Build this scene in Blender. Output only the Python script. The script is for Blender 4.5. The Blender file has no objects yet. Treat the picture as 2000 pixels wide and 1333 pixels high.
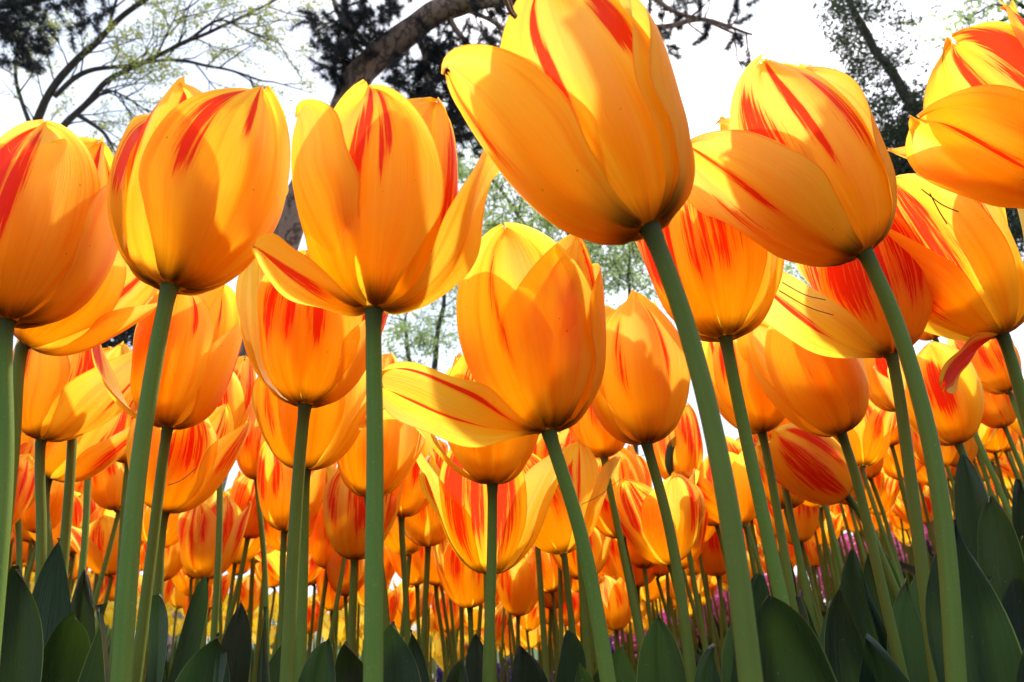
import bpy, math, random
from mathutils import Vector, Matrix, noise as mnoise
import numpy as np
R = math.radians
rnd = random.Random(7)
scene = bpy.context.scene
COL = scene.collection

# ------------------------------------------------------------------ camera
FPX, CX, CY = 1333.0, 1000.0, 666.5
PITCH, ROLL, CAMZ = R(24.0), R(3.5), 0.27
f_ = Vector((0, math.cos(PITCH), math.sin(PITCH)))
r0 = Vector((1, 0, 0)); u0 = Vector((0, -math.sin(PITCH), math.cos(PITCH)))
u_ = math.cos(ROLL)*u0 + math.sin(ROLL)*r0
r_ = math.cos(ROLL)*r0 - math.sin(ROLL)*u0
CAM = Vector((0, 0, CAMZ))
cam = bpy.data.objects.new("camera", bpy.data.cameras.new("camera"))
COL.objects.link(cam); scene.camera = cam
cam.matrix_world = Matrix(((r_.x, u_.x, -f_.x, CAM.x), (r_.y, u_.y, -f_.y, CAM.y), (r_.z, u_.z, -f_.z, CAM.z), (0, 0, 0, 1)))
cam.data.sensor_width = 36.0; cam.data.lens = 36.0*FPX/2000.0
cam.data.clip_start = 0.01; cam.data.clip_end = 2000
cam.data.dof.use_dof = True; cam.data.dof.focus_distance = 0.34; cam.data.dof.aperture_fstop = 20.0

# ------------------------------------------------------------------ sky, sun, exposure
SUN_EL, SUN_AZ = R(60), R(28)          # azimuth measured from +Y towards +X
w = bpy.data.worlds.new("World"); scene.world = w; w.use_nodes = True
nt = w.node_tree; bg = nt.nodes["Background"]
sky = nt.nodes.new("ShaderNodeTexSky"); sky.sky_type = 'NISHITA'; sky.sun_disc = False
sky.sun_elevation = SUN_EL; sky.sun_rotation = SUN_AZ
sky.air_density = 1.0; sky.dust_density = 3.0; sky.ozone_density = 1.0
tc = nt.nodes.new("ShaderNodeTexCoord"); cn = nt.nodes.new("ShaderNodeTexNoise")
cn.inputs["Scale"].default_value = 2.2; cn.inputs["Detail"].default_value = 6
cr = nt.nodes.new("ShaderNodeMapRange")
cr.inputs[1].default_value = 0.46; cr.inputs[2].default_value = 0.66; cr.inputs[3].default_value = 0.1; cr.inputs[4].default_value = 1.0
mx = nt.nodes.new("ShaderNodeMix"); mx.data_type = 'RGBA'
mx.inputs[7].default_value = (5.6, 6.0, 6.6, 1)
nt.links.new(tc.outputs["Generated"], cn.inputs["Vector"]); nt.links.new(cn.outputs[0], cr.inputs[0])
nt.links.new(cr.outputs[0], mx.inputs[0]); nt.links.new(sky.outputs[0], mx.inputs[6])
nt.links.new(mx.outputs[2], bg.inputs["Color"]); bg.inputs["Strength"].default_value = 0.15
sun = bpy.data.objects.new("sun", bpy.data.lights.new("sun", 'SUN')); COL.objects.link(sun)
sun.data.energy = 3.0; sun.data.angle = R(3.0); sun.data.color = (1.0, 0.95, 0.88)
sd = Vector((math.sin(SUN_AZ)*math.cos(SUN_EL), math.cos(SUN_AZ)*math.cos(SUN_EL), math.sin(SUN_EL)))
sun.rotation_euler = sd.to_track_quat('Z', 'Y').to_euler()
sun.location = (0, 0, 30)
scene.view_settings.view_transform = 'Standard'; scene.view_settings.look = 'None'
scene.view_settings.exposure = 0.9; scene.view_settings.gamma = 1.0
scene.cycles.max_bounces = 12; scene.cycles.diffuse_bounces = 8; scene.cycles.transmission_bounces = 8
scene.cycles.glossy_bounces = 2; scene.cycles.use_denoising = True
scene.cycles.sample_clamp_indirect = 8
scene.cycles.caustics_reflective = False; scene.cycles.caustics_refractive = False

# ------------------------------------------------------------------ geometry helpers
def ray(px, py): return f_ + r_*((px-CX)/FPX) + u_*((CY-py)/FPX)
def at(px, py, d): return CAM + ray(px, py)*d
def at_y(px, py, Y):
    q = ray(px, py); return CAM + q*(Y/q.y)
def smooth(t): t = max(0.0, min(1.0, t)); return t*t*(3-2*t)
def ground_z(x, y):
    a = max(0.0, x-0.15); b = max(0.0, -x-0.25)
    z = 0.29*a/(1+0.12*a) + 0.2*b/(1+0.18*b)
    far = smooth((y-5.0)/5.0)
    return z*(1-far) + 0.008*math.sin(5*x+1)*math.cos(4*y)*(1-far)

class MB:
    def __init__(s): s.v = []; s.f = []; s.uv = []; s.mi = []; s.m = 0
    def tube(s, pts, rad, sides=6, cap=True):
        n = len(pts); b = len(s.v); prev = None
        L = 0.0
        for i, p in enumerate(pts):
            t = (pts[min(i+1, n-1)] - pts[max(i-1, 0)])
            t = t.normalized() if t.length > 1e-9 else Vector((0, 0, 1))
            if prev is None:
                a = t.cross(Vector((0, 1, 0.03)));
                if a.length < 1e-3: a = t.cross(Vector((1, 0, 0)))
            else: a = prev - t*prev.dot(t)
            a = a.normalized(); prev = a; c = t.cross(a)
            if i: L += (p-pts[i-1]).length
            for k in range(sides):
                an = 2*math.pi*k/sides
                s.v.append(p + (a*math.cos(an) + c*math.sin(an))*rad[i]); s.uv.append((k/sides, L))
        for i in range(n-1):
            for k in range(sides):
                k2 = (k+1) % sides
                s.f.append((b+i*sides+k, b+i*sides+k2, b+(i+1)*sides+k2, b+(i+1)*sides+k)); s.mi.append(s.m)
        if cap:
            s.f.append(tuple(b+(n-1)*sides+k for k in range(sides))); s.mi.append(s.m)
            s.f.append(tuple(b+k for k in reversed(range(sides)))); s.mi.append(s.m)
    def poly(s, pts):
        b = len(s.v); s.v.extend(pts); s.uv.extend([(0, 0)]*len(pts)); s.f.append(tuple(range(b, b+len(pts)))); s.mi.append(s.m)
    def grid(s, P, nu, nv, uv):
        b = len(s.v); s.v.extend(P); s.uv.extend(uv)
        for j in range(nv-1):
            for i in range(nu-1):
                a = b+j*nu+i; s.f.append((a, a+1, a+nu+1, a+nu)); s.mi.append(s.m)
    def mesh(s, name, mats, smooth_=True, attrs=None):
        me = bpy.data.meshes.new(name)
        me.from_pydata([tuple(p) for p in s.v], [], s.f)
        for m in (mats if isinstance(mats, (list, tuple)) else [mats]): me.materials.append(m)
        me.polygons.foreach_set("material_index", s.mi)
        me.polygons.foreach_set("use_smooth", [smooth_]*len(s.f))
        uvl = me.uv_layers.new(name="UVMap")
        li = np.zeros(len(me.loops), dtype=np.int32); me.loops.foreach_get("vertex_index", li)
        uvl.data.foreach_set("uv", np.array(s.uv, dtype=np.float32)[li].ravel())
        for k, vals in (attrs or {}).items():
            a = me.attributes.new(k, 'FLOAT', 'POINT'); a.data.foreach_set("value", vals)
        me.update(); return me

def link(name, me, parent=None, mw=None):
    o = bpy.data.objects.new(name, me); COL.objects.link(o)
    if parent is not None: o.parent = parent
    if mw is not None: o.matrix_basis = mw
    return o
def tag(o, label=None, cat=None, group=None, kind=None):
    if label: o["label"] = label
    if cat: o["category"] = cat
    if group: o["group"] = group
    if kind: o["kind"] = kind
    return o
def empty(name, loc=(0, 0, 0)):
    o = bpy.data.objects.new(name, None); COL.objects.link(o); o.location = loc
    o.empty_display_size = 0.02; return o
def catmull(P, n):
    out = []
    Q = [P[0]*2-P[1]] + list(P) + [P[-1]*2-P[-2]]
    for i in range(1, len(Q)-2):
        p0, p1, p2, p3 = Q[i-1], Q[i], Q[i+1], Q[i+2]
        for k in range(n):
            t = k/n
            out.append(0.5*((2*p1)+(p2-p0)*t+(2*p0-5*p1+4*p2-p3)*t*t+(3*p1-p0-3*p2+p3)*t**3))
    out.append(Q[-2].copy()); return out

# ------------------------------------------------------------------ materials
class NB:
    def __init__(s, name):
        s.m = bpy.data.materials.new(name); s.m.use_nodes = True; s.t = s.m.node_tree; s.t.nodes.clear()
        s.out = s.n("ShaderNodeOutputMaterial")
    def n(s, t, **kw):
        x = s.t.nodes.new(t)
        for k, v in kw.items(): setattr(x, k, v)
        return x
    def put(s, node, idx, val):
        if isinstance(val, bpy.types.NodeSocket): s.t.links.new(val, node.inputs[idx])
        elif val is not None: node.inputs[idx].default_value = val
    def math(s, op, a, b=None, c=None, clamp=False):
        x = s.n("ShaderNodeMath", operation=op); x.use_clamp = clamp
        s.put(x, 0, a); s.put(x, 1, b); s.put(x, 2, c); return x.outputs[0]
    def ramp(s, v, a, b, lo=0.0, hi=1.0, sm=True):
        x = s.n("ShaderNodeMapRange"); x.interpolation_type = 'SMOOTHSTEP' if sm else 'LINEAR'
        s.put(x, 0, v); s.put(x, 1, a); s.put(x, 2, b); s.put(x, 3, lo); s.put(x, 4, hi); return x.outputs[0]
    def mix(s, fac, a, b, mode='MIX'):
        x = s.n("ShaderNodeMix", data_type='RGBA', blend_type=mode)
        s.put(x, 0, fac); s.put(x, 6, a); s.put(x, 7, b); return x.outputs[2]
    def vec(s, x=None, y=None, z=None):
        c = s.n("ShaderNodeCombineXYZ"); s.put(c, 0, x); s.put(c, 1, y); s.put(c, 2, z); return c.outputs[0]
    def noise(s, v, scale, detail=3, rough=0.55):
        x = s.n("ShaderNodeTexNoise"); s.put(x, "Vector", v); x.inputs["Scale"].default_value = scale
        x.inputs["Detail"].default_value = detail; x.inputs["Roughness"].default_value = rough; return x.outputs[0]
    def uv(s):
        t = s.n("ShaderNodeUVMap", uv_map="UVMap"); q = s.n("ShaderNodeSeparateXYZ")
        s.t.links.new(t.outputs[0], q.inputs[0]); return t.outputs[0], q.outputs[0], q.outputs[1]
    def objco(s): return s.n("ShaderNodeTexCoord").outputs["Object"]
    def rand(s): return s.n("ShaderNodeObjectInfo").outputs["Random"]
    def principled(s, col, rough=0.5, spec=0.4, normal=None):
        p = s.n("ShaderNodeBsdfPrincipled"); s.put(p, "Base Color", col); s.put(p, "Roughness", rough)
        s.put(p, "Specular IOR Level", spec)
        if normal is not None: s.put(p, "Normal", normal)
        return p
    def bump(s, h, strength, dist):
        b = s.n("ShaderNodeBump"); s.put(b, "Strength", strength); s.put(b, "Distance", dist); s.put(b, "Height", h); return b.outputs[0]
    def mixsh(s, fac, a, b):
        x = s.n("ShaderNodeMixShader"); s.put(x, 0, fac); s.put(x, 1, a); s.put(x, 2, b); return x.outputs[0]
    def done(s, sh): s.t.links.new(sh, s.out.inputs[0]); return s.m

def rgb(r, g, b): return (r, g, b, 1.0)

def mat_petal(name="petal", base=rgb(1.0, 0.70, 0.045), core=rgb(0.98, 0.49, 0.010), red=rgb(0.80, 0.022, 0.010), tr=0.68):
    b = NB(name); uvv, U, V = b.uv()        # U in -1..1, V in 0..1 (+10*seed)
    fl = b.n("ShaderNodeAttribute", attribute_name="streakmask").outputs["Fac"]
    sd_ = b.n("ShaderNodeAttribute", attribute_name="petalseed").outputs["Fac"]
    so = b.math('ADD', sd_, b.math('MULTIPLY', b.rand(), 37.0))
    # long streaks along the petal's veins, spreading a little towards the tip
    us = b.math('MULTIPLY', U, 1.0)
    stv = b.vec(b.math('MULTIPLY', us, 20.0), b.math('MULTIPLY', V, 2.2), so)
    streak = b.noise(stv, 1.0, 4, 0.62)
    fine = b.noise(b.vec(b.math('MULTIPLY', us, 46.0), b.math('MULTIPLY', V, 2.6), so), 1.0, 3, 0.6)
    soft = b.noise(b.vec(b.math('MULTIPLY', us, 1.7), b.math('MULTIPLY', V, 1.5), so), 1.0, 2)
    au = b.math('ABSOLUTE', U)
    # orange towards the middle of the petal, clear yellow on its margins
    mid = b.math('MULTIPLY', b.ramp(au, 1.0, 0.15), b.ramp(V, 0.95, 0.30))
    mid = b.math('ADD', mid, b.math('MULTIPLY', b.math('SUBTRACT', soft, 0.5), 0.9), clamp=True)
    mid = b.math('ADD', b.math('MULTIPLY', mid, 0.85), b.math('MULTIPLY', b.math('SUBTRACT', fine, 0.5), 0.75), clamp=True)
    col = b.mix(mid, base, core)
    ray_ = b.noise(b.vec(b.math('MULTIPLY', us, 5.5), b.math('MULTIPLY', V, 0.7), so), 1.0, 3, 0.6)
    col = b.mix(b.math('MULTIPLY', b.ramp(ray_, 0.50, 0.68), 0.55), col, rgb(0.97, 0.36, 0.008))
    col = b.mix(b.math('MULTIPLY', b.ramp(ray_, 0.48, 0.32), 0.5), col, rgb(1.0, 0.74, 0.06))
    # cream of the lit upper petals mixed into the colour, in soft patches
    pale = b.math('MULTIPLY', b.ramp(b.math('ADD', soft, b.math('MULTIPLY', b.rand(), 0.25)), 0.45, 0.85), b.ramp(V, 0.25, 0.75))
    col = b.mix(b.math('MULTIPLY', pale, 0.5), col, rgb(1.0, 0.77, 0.21))
    # flames
    env = b.math('ADD', fl, b.math('MULTIPLY', b.math('SUBTRACT', streak, 0.5), 2.3))
    env = b.math('ADD', env, b.math('MULTIPLY', b.math('SUBTRACT', fine, 0.5), 0.8))
    rm = b.math('MULTIPLY', b.ramp(env, 0.38, 0.72), b.ramp(fl, 0.03, 0.30))
    halo = b.math('MULTIPLY', b.ramp(fl, 0.03, 0.7), 0.55)
    col = b.mix(halo, col, rgb(0.95, 0.20, 0.008))
    col = b.mix(b.math('MULTIPLY', rm, 0.93), col, red)
    rim = b.math('MAXIMUM', b.ramp(au, 0.965, 0.995), b.ramp(V, 0.985, 0.998))
    col = b.mix(b.math('MULTIPLY', rim, b.ramp(streak, 0.4, 0.6, 0.0, 0.65)), col, rgb(0.85, 0.16, 0.01))
    # greenish black basal blotch
    bn = b.math('ADD', V, b.math('MULTIPLY', b.math('SUBTRACT', fine, 0.5), 0.10))
    bl = b.math('MULTIPLY', b.ramp(bn, 0.15, 0.02), b.ramp(soft, 0.25, 0.6, 0.45, 1.0))
    col = b.mix(b.math('MULTIPLY', bl, 0.85), col, rgb(0.16, 0.055, 0.010))
    # tiny brown specks
    vo = b.n("ShaderNodeTexVoronoi", feature='DISTANCE_TO_EDGE'); vo.feature = 'F1'
    b.put(vo, "Vector", b.vec(b.math('MULTIPLY', U, 3.2), b.math('MULTIPLY', V, 5.0), so)); vo.inputs["Scale"].default_value = 1.6
    spk = b.math('MULTIPLY', b.ramp(vo.outputs["Distance"], 0.05, 0.03), 0.6)
    col = b.mix(spk, col, rgb(0.25, 0.06, 0.01))
    nb = b.bump(b.math('ADD', fine, b.math('MULTIPLY', streak, 0.8)), 0.35, 0.0006)
    p = b.principled(col, 0.45, 0.22, nb)
    t = b.n("ShaderNodeBsdfTranslucent"); b.put(t, "Color", col); b.put(t, "Normal", nb)
    return b.done(b.mixsh(tr, p.outputs[0], t.outputs[0]))

def mat_stem():
    b = NB("stem_skin"); uvv, U, V = b.uv(); oc = b.objco()
    n1 = b.noise(b.vec(b.math('MULTIPLY', U, 14.0), b.math('MULTIPLY', V, 14.0), b.math('MULTIPLY', b.rand(), 30.0)), 1.0, 5, .6); n3 = b.noise(oc, 14, 3); n2 = b.noise(oc, 900, 2)
    col = b.mix(n1, rgb(0.085, 0.175, 0.022), rgb(0.165, 0.29, 0.055))
    col = b.mix(b.math('MULTIPLY', b.ramp(n2, 0.6, 0.75), 0.4), col, rgb(0.27, 0.36, 0.17))
    col = b.mix(b.math('MULTIPLY', b.rand(), 0.55), col, rgb(0.13, 0.12, 0.02))  # olive cast of the orange light among the flowers, tinted in per stem
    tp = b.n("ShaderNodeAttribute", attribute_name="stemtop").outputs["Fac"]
    col = b.mix(b.math('MULTIPLY', tp, 0.85), col, rgb(0.045, 0.035, 0.015))  # dark receptacle ring, plus painted shade under the flower head
    col = b.mix(b.ramp(n3, 0.45, 0.75, 0.0, 0.5), col, rgb(0.20, 0.27, 0.05))
    nb = b.bump(b.math('ADD', n1, n2), 0.22, 0.0004)
    return b.done(b.principled(col, 0.6, 0.18, nb).outputs[0])
def mat_leaf():
    b = NB("tulip_leaf"); uvv, U, V = b.uv(); oc = b.objco()
    vein = b.noise(b.vec(b.math('MULTIPLY', U, 22.0), b.math('MULTIPLY', V, 0.8), b.math('MULTIPLY', b.rand(), 20.0)), 1.0, 3)
    blot = b.noise(oc, 28, 4)
    col = b.mix(vein, rgb(0.008, 0.036, 0.020), rgb(0.040, 0.100, 0.055))
    col = b.mix(b.math('MULTIPLY', blot, 0.5), col, rgb(0.025, 0.052, 0.034))
    col = b.mix(b.math('MULTIPLY', b.ramp(b.rand(), 0.1, 0.9), 0.85), col, rgb(0.008, 0.018, 0.010))  # shade deep among the leaves put into the colour, varied per leaf
    edge = b.ramp(b.math('ABSOLUTE', U), 0.965, 0.995)
    col = b.mix(b.math('MULTIPLY', edge, 0.8), col, rgb(0.26, 0.33, 0.13))
    dust = b.ramp(b.noise(oc, 420, 2), 0.70, 0.78)
    col = b.mix(b.math('MULTIPLY', dust, 0.35), col, rgb(0.25, 0.27, 0.22))
    nb = b.bump(vein, 0.7, 0.0014)
    p = b.principled(col, 0.40, 0.38, nb)
    t = b.n("ShaderNodeBsdfTranslucent"); b.put(t, "Color", b.mix(0.5, col, rgb(0.10, 0.20, 0.015)))
    return b.done(b.mixsh(0.2, p.outputs[0], t.outputs[0]))
def mat_bark(name, c1, c2, sc):
    b = NB(name); oc = b.objco()
    sep = b.n("ShaderNodeSeparateXYZ"); b.put(sep, 0, oc)
    sv = b.vec(sep.outputs[0], sep.outputs[1], b.math('MULTIPLY', sep.outputs[2], 0.35))
    n = b.noise(sv, sc*1.2, 6, 0.65); n2 = b.noise(sv, sc*4, 4)
    cr = b.ramp(b.math('ABSOLUTE', b.math('SUBTRACT', n, 0.5)), 0.0, 0.035)
    col = b.mix(n2, c1, c2); col = b.mix(b.math('MULTIPLY', b.math('SUBTRACT', 1.0, cr), 0.4), col, rgb(0.05, 0.03, 0.028))
    nb = b.bump(b.math('ADD', cr, n), 0.9, 0.03)
    return b.done(b.principled(col, 0.85, 0.15, nb).outputs[0])
def mat_foliage(name, c1, c2, tr, trc):
    b = NB(name); oc = b.objco(); geo = b.n("ShaderNodeNewGeometry").outputs["Random Per Island"]
    col = b.mix(geo, c1, c2)
    p = b.principled(col, 0.5, 0.3)
    t = b.n("ShaderNodeBsdfTranslucent"); b.put(t, "Color", trc)
    return b.done(b.mixsh(tr, p.outputs[0], t.outputs[0]))
def mat_simple(name, c1, c2, sc, rough=0.8, tr=0.0, spec=0.2):
    b = NB(name); oc = b.objco(); col = b.mix(b.noise(oc, sc, 5), c1, c2)
    nb = b.bump(b.noise(oc, sc*3, 3), 0.4, 0.1/sc)
    p = b.principled(col, rough, spec, nb)
    if tr:
        t = b.n("ShaderNodeBsdfTranslucent"); b.put(t, "Color", col)
        return b.done(b.mixsh(tr, p.outputs[0], t.outputs[0]))
    return b.done(p.outputs[0])

M_PETAL = mat_petal()
M_YPETAL = mat_petal("yellow_petal", rgb(0.95, 0.72, 0.02), rgb(0.95, 0.60, 0.012), rgb(0.95, 0.5, 0.01), 0.5)
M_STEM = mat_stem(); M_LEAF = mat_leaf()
M_PINEBARK = mat_bark("pine_bark", rgb(0.20, 0.115, 0.095), rgb(0.40, 0.28, 0.25), 7)
M_BARK = mat_bark("grey_bark", rgb(0.075, 0.06, 0.055), rgb(0.15, 0.125, 0.115), 22)
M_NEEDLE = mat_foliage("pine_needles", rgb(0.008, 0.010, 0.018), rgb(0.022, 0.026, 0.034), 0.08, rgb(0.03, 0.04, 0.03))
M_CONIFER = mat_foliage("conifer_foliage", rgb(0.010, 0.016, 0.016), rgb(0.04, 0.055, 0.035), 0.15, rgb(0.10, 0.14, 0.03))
M_SPRING = mat_foliage("spring_leaves", rgb(0.20, 0.22, 0.06), rgb(0.34, 0.36, 0.14), 0.5, rgb(0.42, 0.44, 0.12))
M_FRESH = mat_foliage("fresh_leaves", rgb(0.22, 0.32, 0.10), rgb(0.38, 0.46, 0.20), 0.5, rgb(0.50, 0.62, 0.22))
M_DEAD = mat_simple("dead_needle", rgb(0.16, 0.07, 0.03), rgb(0.30, 0.15, 0.07), 300)
M_SOIL = mat_simple("soil", rgb(0.022, 0.016, 0.011), rgb(0.055, 0.04, 0.028), 40, 0.95)
M_LAWN = mat_simple("lawn", rgb(0.03, 0.06, 0.015), rgb(0.07, 0.11, 0.03), 3, 0.9)
M_PAVE = mat_simple("paving", rgb(0.50, 0.50, 0.50), rgb(0.64, 0.63, 0.61), 6, 0.7)
M_PURPLE = mat_simple("purple_bells", rgb(0.07, 0.035, 0.36), rgb(0.22, 0.12, 0.62), 260, 0.5, 0.3)
M_PINK = mat_simple("pink_bells", rgb(0.85, 0.20, 0.50), rgb(0.95, 0.50, 0.76), 160, 0.5, 0.4)
M_BUD = mat_simple("bud_leaf", rgb(0.02, 0.035, 0.01), rgb(0.05, 0.08, 0.025), 120, 0.5, 0.05)

# ------------------------------------------------------------------ the setting
def sheet(name, x0, x1, y0, y1, nx, ny, mat, dz=0.0):
    b = MB(); P = []; uv = []
    for j in range(ny):
        for i in range(nx):
            x = x0+(x1-x0)*i/(nx-1); y = y0+(y1-y0)*j/(ny-1)
            P.append(Vector((x, y, ground_z(x, y)+dz))); uv.append((x, y))
    b.grid(P, nx, ny, uv); return tag(link(name, b.mesh(name, mat)), kind="structure")
def warped_ground():
    b = MB(); P = []; uv = []; n = 121
    for j in range(n):
        for i in range(n):
            s = (i/(n-1)*2-1); t = (j/(n-1)*2-1)
            x = 14*s + 600*s**7; y = 14*t + 600*t**7
            P.append(Vector((x, y, ground_z(x, y)-0.03))); uv.append((x, y))
    b.grid(P, n, n, uv); tag(link("ground", b.mesh("ground", M_LAWN)), kind="structure")
warped_ground()
sheet("flower_bed", -5, 5, -1.2, 4.6, 81, 61, M_SOIL, 0.0)
sheet("path", -9, 9, 4.9, 9.5, 61, 31, M_PAVE, -0.012)

# ------------------------------------------------------------------ petals
OUT_TH = [(0, 88), (.08, 63), (.2, 36), (.4, 12), (.7, -1), (1, -14)]
INN_TH = [(0, 86), (.08, 60), (.2, 33), (.4, 11), (.7, -2), (1, -14)]
def interp(K, v):
    for (a, x), (b, y) in zip(K, K[1:]):
        if v <= b:
            t = (v-a)/(b-a); t = t*t*(3-2*t)*0.35 + t*0.65
            return x+(y-x)*t
    return K[-1][1]
def petal_mesh(nu, nv, L=.092, W=.0315, phi=0.0, TH=OUT_TH, add=0.0, addtip=0.0, rs=1.0, flat=1.0, twist=0.0, side=0.0,
               ruffle=1.0, bands=(), seed=0.0, keel=1.0, point=0.3, r00=.0035, tipcurl=0.0, rk=1.0):
    sr = random.Random(int(seed*997)+11)
    ph = [sr.uniform(0, 6.28) for _ in range(6)]
    NV = 4*nv
    r = r00*rs; z = 0.0; C = [(r, z, interp(TH, 0)+add*0)]
    for j in range(1, NV+1):
        v = j/NV
        th = interp(TH, v) + add*smooth(v/.35) + addtip*smooth((v-.35)/.65) + tipcurl*smooth((v-.8)/.2)
        r += math.sin(R(th))*L/NV*rk; z += math.cos(R(th))*L/NV
        C.append((r, z, th))
    P = []; uv = []; fl = []
    for j in range(nv):
        v = j/(nv-1); vv = 1-(1-v)**1.25 if v > 0 else 0.0     # denser near the tip
        vv = min(1.0, vv); k = vv*NV; k0 = min(int(k), NV-1); fr = k-k0
        rr, zz, th = (C[k0][q]*(1-fr)+C[k0+1][q]*fr for q in range(3))
        if vv < .5: wv = .17+.83*math.sin(math.pi/2*min(vv/.5, 1))**0.9
        else:
            t = (vv-.5)/.5; wv = (max(0.0, 1-t**(2.9-.9*min(1, point))))**(.56+.12*min(1, point))*(1-point*t**3*.5)
        wv = max(wv, 0.012)*W
        t = Vector((math.sin(R(th)), 0, math.cos(R(th)))); nin = Vector((-math.cos(R(th)), 0, math.sin(R(th))))
        Rc = max(.010, min(.25, max(rr, .004)/max(.12, math.cos(R(th)))*flat))
        c = Vector((rr, 0, zz))
        tw = R(twist)*smooth(vv*1.7)
        for i in range(nu):
            u = -1+2*i/(nu-1)
            s = u*wv
            a = max(-2.3, min(2.3, s/Rc))
            lat = math.sin(a)*Rc; dep = (1-math.cos(a))*Rc
            edge = abs(u)**2.2
            d = dep
            d += .0011*math.sin(5.5*u+ph[5]+1.5*vv)*smooth((vv-.1)/.5)*(.4+ruffle*.6)
            d += ruffle*.0022*edge*smooth(vv*1.4)*math.sin(9*vv+ph[0]+(2 if u > 0 else 0)) \
               + ruffle*.0009*math.sin(5*u+ph[1])*math.sin(4*vv+ph[2])*smooth(vv*2) \
               - ruffle*.0022*abs(u)**4*smooth((vv-.35)/.5)*(1 if math.sin(ph[3]+(1.5 if u > 0 else 0)) > -.2 else -.5)
            d -= keel*.0012*math.exp(-(u/.10)**2)*smooth(vv*4)*(1-.6*vv)       # midrib keel
            d += keel*.0008*math.exp(-((abs(u)-.33)/.16)**2)*smooth(vv*3)
            dz = .0024*ruffle*(math.sin(5*u+ph[4])+.5*math.sin(13*u+ph[2])+.22*math.sin(31*u+ph[0]))*smooth((vv-.75)/.25)*(1-edge)
            p = c + nin*d + Vector((0, 1, 0))*(lat*math.cos(tw)) + nin*(lat*math.sin(tw)) + t*dz
            p += Vector((0, 1, 0))*side*vv*vv
            P.append(p); uv.append((u, vv))
            e = 0.0
            for (ua, va, ub, vb, bw, st) in bands:
                if va == vb: continue
                q = (vv-(va-.22*(vb-va)))/((vb-va)*1.22)
                if q < -.15 or q > 1.15: continue
                qq = max(0, min(1, q)); uc = ua+(ub-ua)*qq
                ww = bw*(.22+.9*math.sin(math.pi*(.06+.80*qq**1.3))) 
                g = math.exp(-((u-uc)/ww)**2)*st*smooth((q+.05)/.55)*smooth((1.15-q)/.20)
                e = max(e, g)
            fl.append(e)
    rot = Matrix.Rotation(R(phi), 3, 'Z')
    b = MB(); b.grid([rot @ p for p in P], nu, nv, uv)
    return b.mesh("petal", M_PETAL, True, {"streakmask": fl, "petalseed": [seed*3.7]*len(fl)})

def rnd_bands(rg, amount=1.0):
    B = []
    if rg.random() < .72*amount: B.append((rg.uniform(-.05, .05), rg.uniform(.2, .45), rg.uniform(-.08, .08), rg.uniform(.88, 1), rg.uniform(.04, .09), rg.uniform(.7, 1)))
    for sg in (-1, 1):
        if rg.random() < .7*amount:
            for k in range(rg.randint(1, 2)):
                uu = sg*rg.uniform(.25, .75)
                B.append((uu*.7, rg.uniform(.25, .5), uu, rg.uniform(.8, .98), rg.uniform(.14, .30), rg.uniform(.6, .85)))
            if rg.random() < .5: B.append((sg*.4, .4, sg*.55, .95, .04, .95))
    return B

def build_head(parent, M, seed, nu, nv, over=None, opn=0.0, L=.092, W=.0315, amount=1.0, phi0=-90.0):
    """six petals under parent; M = head matrix (flower axis = local z)"""
    rg = random.Random(seed*13+5); over = over or {}
    for k in range(6):
        outer = k < 3
        d = dict(L=L*(1 if outer else .985)*rg.uniform(.96, 1.03), W=W*(1.06 if outer else 1.04)*rg.uniform(.95, 1.05),
                 phi=phi0+120*(k % 3)+(0 if outer else 60)+rg.uniform(-8, 8), TH=OUT_TH if outer else INN_TH,
                 add=opn+rg.uniform(-2, 4)+(0 if outer else -1), addtip=opn*1.1+rg.uniform(-5, 7), rs=1.0 if outer else .8, rk=1.0 if outer else .90,
                 flat=rg.uniform(1.0, 1.2), twist=rg.uniform(-6, 6), ruffle=rg.uniform(.6, 1.4), point=rg.uniform(.1, .7),
                 bands=rnd_bands(rg, amount), seed=seed+k*.37)
        d.update(over.get(k, {})); d["L"] *= .93
        o = link("petal", petal_mesh(nu, nv, **d), parent, M)
        if "label" in over.get("labels", {}).get(k, {}): o["label"] = over["labels"][k]["label"]

def axis_matrix(P, A, spin=0.0, sc=1.0):
    A = A.normalized()
    y = Vector((0, 1, 0)); y = (y - A*y.dot(A)).normalized(); x = y.cross(A)
    m = Matrix(((x.x, y.x, A.x), (x.y, y.y, A.y), (x.z, y.z, A.z))) @ Matrix.Rotation(spin, 3, 'Z')
    return Matrix.Translation(P) @ m.to_4x4() @ Matrix.Scale(sc, 4)

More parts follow.
